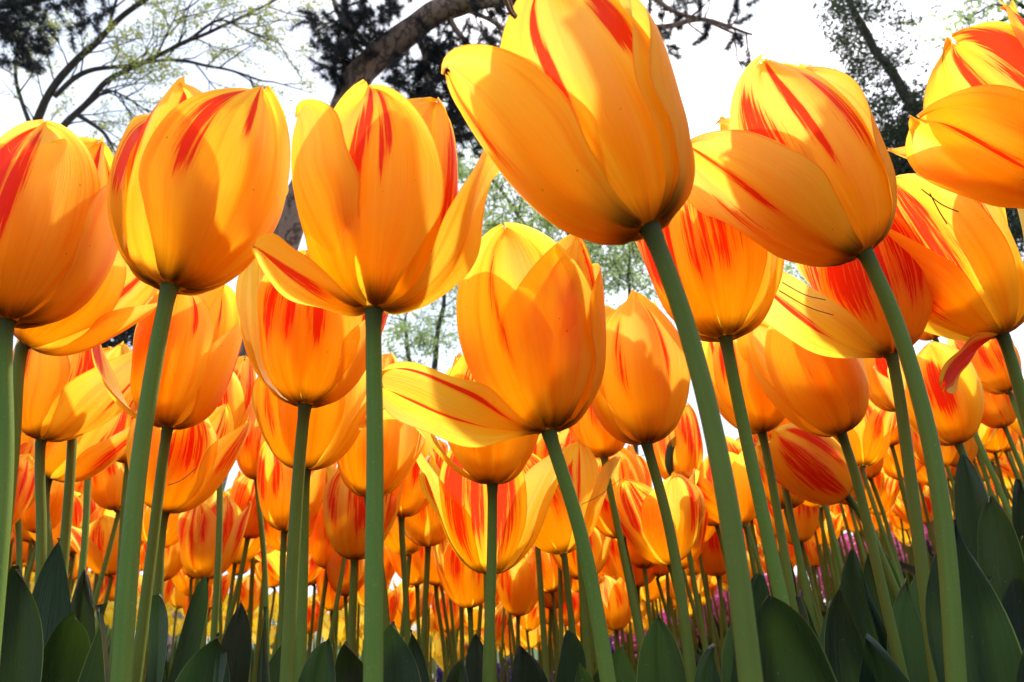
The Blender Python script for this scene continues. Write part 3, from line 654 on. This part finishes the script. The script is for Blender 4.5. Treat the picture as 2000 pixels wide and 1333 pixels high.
# ------------------------------------------------------------------ far beds: yellow tulips, pink hyacinths, purple grape hyacinths
def yellow_mesh(k):
    b = MB(); b.m = 0
    b.tube([Vector((0, 0, 0)), Vector((.01, 0, .2)), Vector((0, 0, .36))], [.004, .0035, .0035], 5)
    rg = random.Random(k)
    b.m = 1
    for q in range(6):
        nu, nv = 5, 7; P = []; uv = []; ph = q*math.pi/3+rg.uniform(-.15, .15); op = rg.uniform(0, .02)
        for j in range(nv):
            v = j/(nv-1); rr = .008+.028*math.sin(v*1.9)+op*v*v; z = .36+.075*v
            hw = .62*math.sin(min(1, v*1.8)*math.pi/2)*(1-max(0, v-.55)**2*4.2)
            for i in range(nu):
                u = -1+2*i/(nu-1); a_ = ph+u*max(.02, hw)
                P.append(Vector((math.cos(a_)*rr, math.sin(a_)*rr, z-.008*abs(u)*v))); uv.append((u, v+.2))
        b.grid(P, nu, nv, uv)
    b.m = 2
    for q in range(3):
        az = q*2.1; dv = Vector((math.cos(az), math.sin(az), 0)); s_ = Vector((-dv.y, dv.x, 0))*.02
        b.poly([Vector((0, 0, 0)), dv*.03+s_+Vector((0, 0, .12)), dv*.07+Vector((0, 0, .25)), dv*.03-s_+Vector((0, 0, .12))])
    return b.mesh("yellow_tulip", [M_STEM, M_YPETAL, M_LEAF], True, {"streakmask": [0.0]*len(b.v), "petalseed": [float(k)]*len(b.v)})
def far_bed():
    b = MB(); n = 0; got = []; fl = []; sdv = []
    rg = random.Random(77); t_ = 0
    while n < 520 and t_ < 20000:
        t_ += 1; y = rg.uniform(1.72, 3.05); x = rg.uniform(-.86, .92)*y
        if x < -.05*y-.1: continue
        if y > (2.35 if x > .12*y else 2.6) and x > 0: continue
        if any((x-a_)**2+(y-b_)**2 < .062**2 for a_, b_ in got): continue
        got.append((x, y)); n += 1
        g = Vector((x, y, ground_z(x, y))); h = rg.uniform(.23, .365); s_ = rg.uniform(.95, 1.2)
        top = Vector((rg.uniform(-.03, .03), rg.uniform(-.03, .03), h)); ax = Vector((rg.uniform(-.25, .25), rg.uniform(-.2, .2), 1)).normalized()
        b.m = 0; b.tube([g, g+top*.5+Vector((0, .004, 0)), g+top], [.0032, .003, .003], 5, False); fl += [0.0]*15; sdv += [0.0]*15
        xx = ax.orthogonal().normalized(); yy = ax.cross(xx); op = rg.choice([0, 0, .006, .012, .022]); sd1 = rg.uniform(0, 90); amt = rg.random()
        b.m = 1
        for q in range(6):
            nu, nv = 5, 7; P = []; uv = []; ph = q*math.pi/3+rg.uniform(-.12, .12); inn = .9 if q % 2 else 1.0; hh = rg.uniform(.068, .08); band = rg.random() < .6; bu = rg.uniform(-.4, .4)
            for j in range(nv):
                v = j/(nv-1); rr = (.004+.030*math.sin(min(1.75, v*2.6)**.9)*(1-.10*v)+op*v*v)*inn*s_; z = hh*v*s_
                hw = .75*math.sin(min(1, .18+v*1.6)*math.pi/2)*(1-max(0, v-.55)**2*4.4)
                for i in range(nu):
                    u = -1+2*i/(nu-1); an = ph+u*max(.03, hw)
                    P.append(g+top+xx*math.cos(an)*rr+yy*math.sin(an)*rr+ax*(z-.009*abs(u)*v)); uv.append((u, v))
                    fl.append(max(0, 1-abs(u-bu)*1.2)*smooth((v-.2)/.4)*.95*smooth((1.05-v)/.15) if band else 0.0); sdv.append(sd1+q)
            b.grid(P, nu, nv, uv)
        b.m = 2
        for q in range(3):
            az = q*2.1+rg.uniform(-.5, .5); dv = Vector((math.cos(az), math.sin(az), 0)); w_ = Vector((-dv.y, dv.x, 0))*.02; k0 = len(b.v)
            b.poly([g, g+dv*.03+w_+Vector((0, 0, .1)), g+dv*.06+Vector((0, 0, rg.uniform(.09, .16))), g+dv*.03-w_+Vector((0, 0, .1))]); fl += [0.0]*4; sdv += [0.0]*4
    o = link("far_tulips", b.mesh("far_tulips", [M_STEM, M_PETAL, M_LEAF], True, {"streakmask": fl, "petalseed": sdv}))
    tag(o, "mass of tiny orange tulips filling the farthest rows of the bed", "tulips", kind="stuff")
far_bed()
def spike_mesh(k, mat, h, r, nb, bs, name):
    b = MB(); rg = random.Random(k); b.m = 0
    b.tube([Vector((0, 0, 0)), Vector((0, 0, h))], [.004, .003], 5)
    b.m = 1
    for i in range(nb):
        t = i/nb; z = h*(.45+.58*t); rr = r*(math.sin(math.pi*(.18+.78*t))**.7); a_ = i*2.4
        c = Vector((math.cos(a_)*rr, math.sin(a_)*rr, z)); o = Vector((math.cos(a_), math.sin(a_), -.35)).normalized(); s_ = Vector((-math.sin(a_), math.cos(a_), 0)); w_ = o.cross(s_)
        e = [c+o*bs+(s_*math.cos(q*1.2566)+w_*math.sin(q*1.2566))*bs*rg.uniform(.6, 1) for q in range(5)]
        for q in range(5): b.poly([c-o*bs*.4, e[q], e[(q+1) % 5]])
        b.poly(e)
    b.m = 2
    for q in range(5):
        az = q*1.3; dv = Vector((math.cos(az), math.sin(az), 0)); s_ = Vector((-dv.y, dv.x, 0))*.008
        b.poly([s_*.5, dv*.03+s_+Vector((0, 0, h*.45)), dv*.06+Vector((0, 0, h*.75)), dv*.03-s_+Vector((0, 0, h*.45)), -s_*.5])
    return b.mesh(name, [M_STEM, mat, M_LEAF], False, {"stemtop": [0.0]*len(b.v)})
ymesh = [yellow_mesh(k) for k in range(4)]
pmesh = [spike_mesh(k, M_PINK, .24, .024, 46, .013, "pink_hyacinth") for k in range(3)]
vmesh = [spike_mesh(k+9, M_PURPLE, .17, .014, 48, .007, "grape_hyacinth") for k in range(3)]
def scatter(meshes, name, n, fx, label, cat, group, gap):
    got = []
    t = 0
    while len(got) < n and t < 20000:
        t += 1; x, y = fx()
        if any((x-a_)**2+(y-b_)**2 < gap*gap for a_, b_ in got): continue
        got.append((x, y))
        o = link(name, rnd.choice(meshes)); o.location = (x, y, ground_z(x, y)-.004)
        o.rotation_euler = (R(rnd.uniform(-6, 6)), R(rnd.uniform(-6, 6)), rnd.uniform(0, 6.28)); o.scale = [rnd.uniform(.58, .88) if name == "yellow_tulip" else rnd.uniform(1.05, 1.35) if name == "grape_hyacinth" else rnd.uniform(1.05, 1.35)]*3
        tag(o, label, cat, group)
def fy():
    y = rnd.uniform(1.66, 2.9); return rnd.uniform(-.84*y, -.08*y-.05), y
scatter(ymesh, "yellow_tulip", 270, fy, "plain yellow tulip in the far bed behind the orange tulips at left", "tulip", "yellow tulips of the far bed", .07)
def fp1():
    y = rnd.uniform(2.5, 3.1); return rnd.uniform(.12, .36)*y, y
scatter(pmesh, "pink_hyacinth", 70, fp1, "pink hyacinth behind the orange tulips, low right of centre", "hyacinth", "pink hyacinths low right of centre", .055)
def fp2():
    y = rnd.uniform(2.5, 3.1); return rnd.uniform(.40, .88)*y, y
scatter(pmesh, "pink_hyacinth", 90, fp2, "pink hyacinth on the rising bank behind the tulips at right", "hyacinth", "pink hyacinths on the right bank", .06)
def fv1():
    y = rnd.uniform(2.62, 3.0); k = rnd.random(); return rnd.uniform(-.12, .13 if k < .75 else .36)*y, y
scatter(vmesh, "grape_hyacinth", 170, fv1, "purple grape hyacinth in the strip behind the tulips at bottom centre", "grape hyacinth", "grape hyacinths of the middle strip", .045)
def fv2():
    y = rnd.uniform(2.5, 2.9); return rnd.uniform(.45, .88)*y, y
scatter(vmesh, "grape_hyacinth", 90, fv2, "purple grape hyacinth on the rising bank at right", "grape hyacinth", "grape hyacinths on the right bank", .045)

# ------------------------------------------------------------------ fallen pine needles caught in the flowers
def needle(a_, b_, d, label, r=.00026, sag=.002):
    A_, B_ = at(a_[0], a_[1], d), at(b_[0], b_[1], d+.004); m_ = (A_+B_)/2 - Vector((0, 0, sag))
    b = MB(); b.tube([p-A_ for p in catmull([A_, m_, B_], 5)], [r]*11, 5)
    o = link("pine_needle", b.mesh("pine_needle", M_DEAD)); o.location = A_
    tag(o, label, "pine needle", "brown pine needles caught on the flowers")
needle((985, -8), (1006, 34), .185, "brown needle stuck behind the top of the largest tulip", .0006)
needle((992, -12), (1008, 32), .19, "second brown needle crossing at the top of the largest tulip", .0005)
needle((1522, 568), (1628, 616), .33, "lower long brown needle on the thin left petal of the feathered tulip")
needle((1528, 552), (1612, 586), .33, "upper long brown needle on the thin left petal of the feathered tulip")
needle((1800, 370), (1872, 414), .30, "brown needle lying on the half open tulip at the right edge")
needle((1816, 378), (1850, 438), .30, "shorter brown needle crossing on the half open tulip at the right edge")
needle((328, 948), (384, 914), .40, "brown needle on the open tulip with the red-edged petal")
needle((1136, 986), (1212, 936), .54, "brown needle across the red-feathered tulip right of centre")

# ------------------------------------------------------------------ trees
def wob(p, s, amp): return Vector((mnoise.noise(p*s), mnoise.noise(p*s+Vector((7, 3, 1))), mnoise.noise(p*s+Vector((1, 9, 5)))))*amp
def limb(b, pts, r0_, r1_, sides=8, sub=6, rough=0.04):
    C = catmull(pts, sub); n = len(C)
    C = [c + wob(c, 2.2, rough) for c in C]
    b.tube(C, [(r0_+(r1_-r0_)*(i/(n-1)))*(1+.10*mnoise.noise(C[i]*4)) for i in range(n)], sides); return C
def grow(b, p, d, L, r, lv, rg, tips, nsub=5, spread=38, droop=0.0, sides=5):
    n = 7; pts = [p]; dirs = [d]
    for i in range(n):
        d = (d + Vector((rg.gauss(0, .12), rg.gauss(0, .12), rg.gauss(0, .12)-droop))).normalized()
        pts.append(pts[-1]+d*L/n); dirs.append(d)
    b.tube(pts, [r*(1-.75*i/n) for i in range(n+1)], sides, False)
    if lv == 0:
        tips.append(pts); return
    for k in range(nsub):
        i = rg.randint(2, n); q = dirs[i].orthogonal().normalized(); q.rotate(Matrix.Rotation(rg.uniform(0, 6.28), 3, dirs[i]))
        a_ = R(rg.uniform(.5, 1)*spread)
        grow(b, pts[i], (dirs[i]*math.cos(a_)+q*math.sin(a_)).normalized(), L*rg.uniform(.45, .7), r*(1-.7*i/n)*.7, lv-1, rg, tips, nsub, spread, droop, 4)
def rv(rg): return Vector((rg.gauss(0, 1), rg.gauss(0, 1), rg.gauss(0, 1))).normalized()
def leaf_card(b, p, s, rg, asp=.55):
    a_ = rv(rg); c = a_.cross(rv(rg)).normalized(); n = a_.cross(c)
    b.poly([p, p+a_*s*.45+c*s*asp*.5+n*s*.08, p+a_*s, p+a_*s*.45-c*s*asp*.5+n*s*.08])
def needles(b, p, d, s, n, rg, wd=.0035):
    for _ in range(n):
        v = (d*.7+rv(rg)*.9).normalized()*s*rg.uniform(.7, 1.1); c = v.cross(rv(rg)).normalized()*wd
        q = p+rv(rg)*s*.15
        b.poly([q-c, q+c, q+v])
def finish_tree(name, label, base, trunk, crown, mt, mc, cat="tree"):
    root = empty(name, base); tag(root, label, cat)
    for b, nm, m, sm in ((trunk, "trunk", mt, True), (crown, "crown", mc, False)):
        if not b.v: continue
        b.v = [p-base for p in b.v]; link(nm, b.mesh(nm, m, sm), root)
    return root

# leaning pine, top centre
rg = random.Random(21); tb, cb = MB(), MB(); D = 7.0
def pp(x, y, d=D): return at(x, y, d)
base = pp(330, 1240); base.z = ground_z(base.x, base.y)-.05
main = [base, pp(400, 950), pp(470, 700), pp(545, 490), pp(640, 290), pp(705, 150), pp(790, 66), pp(880, 12), pp(1010, -40), pp(1180, -110)]
C = limb(tb, main, .21, .09, 14, 8, .05)
branches = [([pp(850, 20), pp(930, 8), pp(1040, 12), pp(1130, 55), pp(1200, 66)], .06, .035), ([pp(1060, -8), pp(1160, 40), pp(1210, 70)], .05, .02),
 ([pp(1200, 62), pp(1300, 52), pp(1390, 40), pp(1470, 70)], .035, .012), ([pp(1230, -40), pp(1310, 20), pp(1390, 45), pp(1440, 66)], .03, .008),
 ([pp(800, 50), pp(830, 110), pp(850, 180), pp(850, 240)], .045, .015), ([pp(740, 100), pp(690, 60), pp(655, 10), pp(640, -60)], .045, .015),
 ([pp(840, 100), pp(870, 130), pp(900, 190), pp(890, 270)], .03, .01), ([pp(870, 10), pp(900, 60), pp(940, 120), pp(960, 180)], .04, .015),
 ([pp(730, 120), pp(700, 90), pp(670, 100), pp(650, 150)], .03, .01), ([pp(900, 5), pp(960, 40), pp(1010, 90)], .03, .012)]
def in_frame_px(p):
    q = p-CAM; d = q.dot(f_); return CX+FPX*q.dot(r_)/d, CY-FPX*q.dot(u_)/d
for pts, ra, rb in branches:
    Cb = limb(tb, pts, ra, rb, 7, 6, .05); tips = []
    for i in range(3, len(Cb), 2):
        d = (Cb[i]-Cb[i-1]).normalized(); q = d.orthogonal(); q.rotate(Matrix.Rotation(rg.uniform(0, 6.28), 3, d))
        grow(tb, Cb[i], (d*.5+q*.8).normalized(), rg.uniform(.25, .5), .012, 1, rg, tips, 3, 45, -.02)
    sparse = pts[0].x > at(1150, 60, D).x
    for t in tips:
        if sparse and rg.random() < .5: continue
        for k in range(1, len(t)): needles(cb, t[k], (t[k]-t[k-1]).normalized(), .085, 24, rg)
for cx_, cy_, rr, n in ((690, 60, 50, 26), (670, 110, 32, 14), (820, 190, 50, 46), (880, 260, 40, 40), (860, 120, 52, 34), (700, 30, 60, 30), (640, 90, 26, 10), (900, 230, 30, 16), (780, 150, 30, 10), (930, 60, 55, 26), (1020, 40, 40, 14), (760, 12, 60, 24), (1230, 14, 45, 14), (1110, -20, 60, 20), (1330, 10, 35, 8), (1270, 70, 26, 5), (905, 190, 40, 18)):
    for _ in range(n):
        c = pp(cx_+rg.gauss(0, rr*.6), cy_+rg.gauss(0, rr*.6), D+rg.uniform(-.5, .5)); d = rv(rg)
        tb.tube([c-d*.12, c+d*.05], [.006, .004], 4, False)
        for k in range(5): needles(cb, c+d*(k*.04-.1), d, .085, 26, rg)
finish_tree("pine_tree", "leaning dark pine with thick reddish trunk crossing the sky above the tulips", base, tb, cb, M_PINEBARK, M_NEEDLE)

# spring tree, upper left
rg = random.Random(33); tb, cb = MB(), MB(); D = 8.0
base = pp(-260, 1180, D); base.z = ground_z(base.x, base.y)-.05
limb(tb, [base, pp(-200, 900, D), pp(-140, 640, D), pp(-40, 430, D), pp(60, 262, D)], .2, .065, 10, 6, .05)
ends = [([pp(20, 330, D), pp(90, 200, D), pp(160, 110, D), pp(215, 50, D), pp(300, -8, D), pp(380, -70, D)], .048, .02),
        ([pp(-20, 420, D), pp(100, 280, D), pp(165, 205, D), pp(240, 140, D), pp(350, 92, D), pp(440, 50, D), pp(560, -10, D)], .044, .012),
        ([pp(110, 190, D), pp(160, 150, D), pp(250, 126, D), pp(350, 118, D), pp(430, 130, D), pp(510, 160, D)], .03, .012),
        ([pp(210, 55, D), pp(220, 20, D), pp(250, -40, D)], .022, .01), ([pp(150, 220, D), pp(210, 180, D), pp(250, 190, D), pp(300, 230, D)], .018, .008),
        ([pp(360, 90, D), pp(430, 40, D), pp(480, 60, D), pp(540, 80, D)], .018, .006), ([pp(300, 115, D), pp(330, 60, D), pp(350, 0, D)], .014, .006),
        ([pp(150, 225, D), pp(200, 260, D), pp(230, 300, D)], .03, .012), ([pp(60, 250, D), pp(30, 150, D), pp(40, 50, D)], .03, .01)]
tips = []
for pts, ra, rb in ends:
    Cb = limb(tb, pts, ra, rb, 8, 6, .04)
    for i in range(4, len(Cb), 2):
        d = (Cb[i]-Cb[i-1]).normalized(); q = d.orthogonal(); q.rotate(Matrix.Rotation(rg.uniform(0, 6.28), 3, d))
        grow(tb, Cb[i], (d*.8+q*.6).normalized(), rg.uniform(.45, .95), .010, 1, rg, tips, 4, 40, 0)
for t in tips:
    if rg.random() < .15: continue
    for p in t[2:]:
        for _ in range(rg.randint(4, 9)): leaf_card(cb, p+rv(rg)*rg.uniform(.02, .09), rg.uniform(.025, .05), rg)
finish_tree("spring_tree", "spring tree with fine pale green buds on spreading branches, upper left", base, tb, cb, M_BARK, M_SPRING)

# dark pine foliage hanging in at the upper left corner
rg = random.Random(44); tb, cb = MB(), MB(); D = 6.5
base = pp(-700, 1150, D); base.z = ground_z(base.x, base.y)-.05
limb(tb, [base, pp(-600, 700, D), pp(-520, 300, D), pp(-440, 0, D), pp(-300, -200, D)], .25, .12, 10, 6, .05)
limb(tb, [pp(-440, 0, D), pp(-200, 30, D), pp(-60, 20, D), pp(40, 0, D), pp(160, -6, D)], .08, .02, 7, 5, .05)
limb(tb, [pp(-60, 20, D), pp(10, 60, D), pp(50, 100, D), pp(62, 130, D)], .03, .008, 6, 5, .03)
for cx_, cy_, rr, n in ((30, 20, 40, 26), (60, 80, 28, 18), (60, 125, 16, 8), (130, 10, 50, 22), (190, 30, 26, 8), (0, 60, 30, 10), (-60, 20, 60, 20), (8, 125, 8, 3)):
    for _ in range(n):
        c = pp(cx_+rg.gauss(0, rr*.6), cy_+rg.gauss(0, rr*.6), D+rg.uniform(-.3, .3)); d = rv(rg)
        tb.tube([c-d*.12, c+d*.05], [.005, .003], 4, False)
        for k in range(5): needles(cb, c+d*(k*.04-.1), d, .08, 24, rg)
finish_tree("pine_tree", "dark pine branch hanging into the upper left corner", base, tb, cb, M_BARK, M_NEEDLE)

# light green trees far behind the centre
def fresh(seed, px, D, stems, label, leafn, size, sc=1.0, sprays=()):
    rg = random.Random(seed); tb, cb = MB(), MB(); tips = []
    base = pp(px, 1200, D); base.z = ground_z(base.x, base.y)-.05
    for pts in stems:
        Cb = limb(tb, [base]+[pp(x, y, D) for x, y in pts], .11*sc, .02*sc, 7, 6, .08)
        for i in range(5, len(Cb)):
            if rg.random() < .2: continue
            d = (Cb[i]-Cb[i-1]).normalized(); q = d.orthogonal(); q.rotate(Matrix.Rotation(rg.uniform(0, 6.28), 3, d))
            grow(tb, Cb[i], (d*.6+q*.8).normalized(), rg.uniform(.8, 1.7)*sc, .018*sc, 2, rg, tips, 3, 42, 0)
    for cx_, cy_, sx, sy, n in sprays:
        for _ in range(n):
            c = pp(cx_+rg.gauss(0, sx*.6), cy_+rg.gauss(0, sy*.6), D+rg.uniform(-1.5, 1.5)); d = (rv(rg)+Vector((0, 0, .2))).normalized(); L_ = rg.uniform(.25, .6)
            tb.tube([c-d*L_*.6, c+wob(c, 3, .08), c+d*L_*.4], [.010, .007, .003], 4, False)
            for k in range(22): leaf_card(cb, c+d*rg.uniform(-.5, .5)*L_+rv(rg)*rg.uniform(.03, .2), rg.uniform(.5, 1.1)*size, rg, .7)
    for t in tips:
        for p in t[1:]:
            for _ in range(leafn*2): leaf_card(cb, p+rv(rg)*rg.uniform(.02, .22)*sc, rg.uniform(.6, 1.1)*size, rg, .7)
    return finish_tree("leafy_tree", label, base, tb, cb, M_BARK, M_FRESH)
fresh(51, 1120, 14, [[(1112, 1000), (1105, 700), (1080, 520), (1010, 420), (950, 330)], [(1125, 900), (1130, 600), (1108, 440), (1080, 380)]], "light green leafy tree behind the centre tulip under the largest tulip", 4, .075, 1.0, [(960, 380, 70, 60, 90), (1040, 440, 90, 60, 110), (1130, 520, 70, 70, 100), (900, 330, 40, 30, 36), (1180, 480, 60, 60, 60), (1010, 540, 60, 50, 50), (1100, 640, 80, 60, 50)])
fresh(52, 820, 15, [[(830, 1000), (850, 700), (870, 560), (860, 420)], [(840, 900), (800, 700), (790, 600)]], "light green leafy tree seen left of the centre tulip", 3, .07, 1.0, [(830, 560, 60, 60, 70), (870, 480, 50, 50, 50), (820, 660, 60, 60, 70), (790, 740, 50, 50, 40)])
fresh(53, 1235, 13, [[(1240, 1000), (1235, 700), (1230, 560), (1225, 440)]], "slim young tree right behind the largest tulip's stem", 3, .065, .8, [(1215, 520, 40, 50, 60), (1250, 440, 40, 40, 30), (1330, 400, 40, 50, 30)])
fresh(54, 1560, 16, [[(1562, 1000), (1560, 750), (1545, 560)], [(1570, 900), (1590, 650), (1600, 520)]], "small light green tree glimpsed between the two right tulips", 3, .07, .8, [(1560, 560, 50, 50, 50), (1500, 620, 50, 40, 40)])

# conifer, upper right
rg = random.Random(61); tb, cb = MB(), MB(); D = 9.0
base = pp(2250, 1080, D); base.z = ground_z(base.x, base.y)-.05
T1 = limb(tb, [base, pp(2080, 720, D), pp(1960, 500, D), pp(1860, 340, D), pp(1780, 210, D), pp(1700, 80, D), pp(1640, -30, D), pp(1600, -120, D)], .13, .02, 9, 8, .06)
T2 = limb(tb, [pp(1870, 350, D), pp(1800, 220, D), pp(1740, 150, D), pp(1735, 110, D)], .045, .015, 7, 6, .04)
for cx_, cy_, sx, sy, n in ((1800, 345, 55, 32, 250), (1750, 330, 40, 26, 120), (1860, 365, 50, 26, 190), (1770, 270, 50, 40, 150), (1720, 210, 42, 50, 90), (1840, 290, 45, 50, 110), (1680, 130, 46, 50, 80), (1650, 70, 34, 44, 60), (1640, 10, 30, 40, 60), (1700, 20, 50, 30, 40), (1780, 190, 44, 50, 55), (1930, 400, 50, 40, 150), (2000, 440, 60, 50, 160), (1760, 40, 40, 20, 14), (1700, 280, 36, 40, 60), (1740, 110, 50, 40, 40), (1670, 190, 30, 40, 24), (1820, 230, 40, 40, 60), (1900, 330, 50, 40, 90)):
    for _ in range(n):
        c = pp(cx_+rg.gauss(0, sx*.55), cy_+rg.gauss(0, sy*.55), D+rg.uniform(-.9, .9)); d = (rv(rg)+Vector((0, 0, -.3))).normalized()
        if rg.random() < .3: tb.tube([c-d*.2, c+d*.08], [.006, .003], 4, False)
        for k in range(26 if cy_ > 250 else 13): leaf_card(cb, c+d*(k*.010-.1)+rv(rg)*.06, rg.uniform(.03, .065), rg, .6)
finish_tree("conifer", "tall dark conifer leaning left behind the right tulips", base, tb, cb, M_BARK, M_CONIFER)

# evergreen low at left, and a leafy spray at the upper right
rg = random.Random(71); tb, cb = MB(), MB(); D = 11.0
base = pp(230, 1200, D); base.z = ground_z(base.x, base.y)-.05
limb(tb, [base, pp(225, 900, D), pp(235, 650, D), pp(240, 470, D)], .18, .05, 8, 6, .05)
for cx_, cy_, sx, sy, n in ((215, 600, 45, 40, 260), (250, 545, 40, 38, 230), (270, 620, 45, 40, 200), (235, 480, 30, 36, 110), (190, 680, 60, 40, 160), (240, 780, 70, 60, 200), (230, 900, 80, 60, 200), (250, 1010, 80, 50, 160)):
    for _ in range(n):
        c = pp(cx_+rg.gauss(0, sx*.5), cy_+rg.gauss(0, sy*.55), D+rg.uniform(-.8, .8)); d = rv(rg)
        for k in range(9): leaf_card(cb, c+rv(rg)*.09, rg.uniform(.05, .09), rg, .7)
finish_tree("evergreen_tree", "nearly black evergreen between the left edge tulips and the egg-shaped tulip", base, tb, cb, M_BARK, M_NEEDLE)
rg = random.Random(81); tb, cb = MB(), MB(); D = 9.5; tips = []
base = pp(2500, 1100, D); base.z = ground_z(base.x, base.y)-.05
limb(tb, [base, pp(2400, 600, D), pp(2250, 200, D), pp(2120, 60, D)], .2, .06, 9, 6, .05)
for pts in ([pp(2120, 60, D), pp(2040, 44, D), pp(1980, 18, D), pp(1940, 10, D), pp(1890, 40, D)], [pp(2040, 44, D), pp(2000, 10, D), pp(1930, -20, D), pp(1850, -10, D)], [pp(1990, 20, D), pp(1910, 70, D), pp(1850, 110, D)]):
    Cb = limb(tb, pts, .035, .008, 6, 6, .05)
    for i in range(3, len(Cb)):
        d = (Cb[i]-Cb[i-1]).normalized(); q = d.orthogonal(); q.rotate(Matrix.Rotation(rg.uniform(0, 6.28), 3, d))
        grow(tb, Cb[i], (d*.5+q*.7).normalized(), rg.uniform(.3, .7), .008, 1, rg, tips, 3, 40, 0)
for t in tips:
    for p in t[2:]:
        if rg.random() < .45: leaf_card(cb, p+rv(rg)*.05, rg.uniform(.05, .08), rg, .7); leaf_card(cb, p+rv(rg)*.05, rg.uniform(.04, .07), rg, .7)
finish_tree("leafy_tree", "thin leafy spray of a tree in the upper right corner", base, tb, cb, M_BARK, M_FRESH)
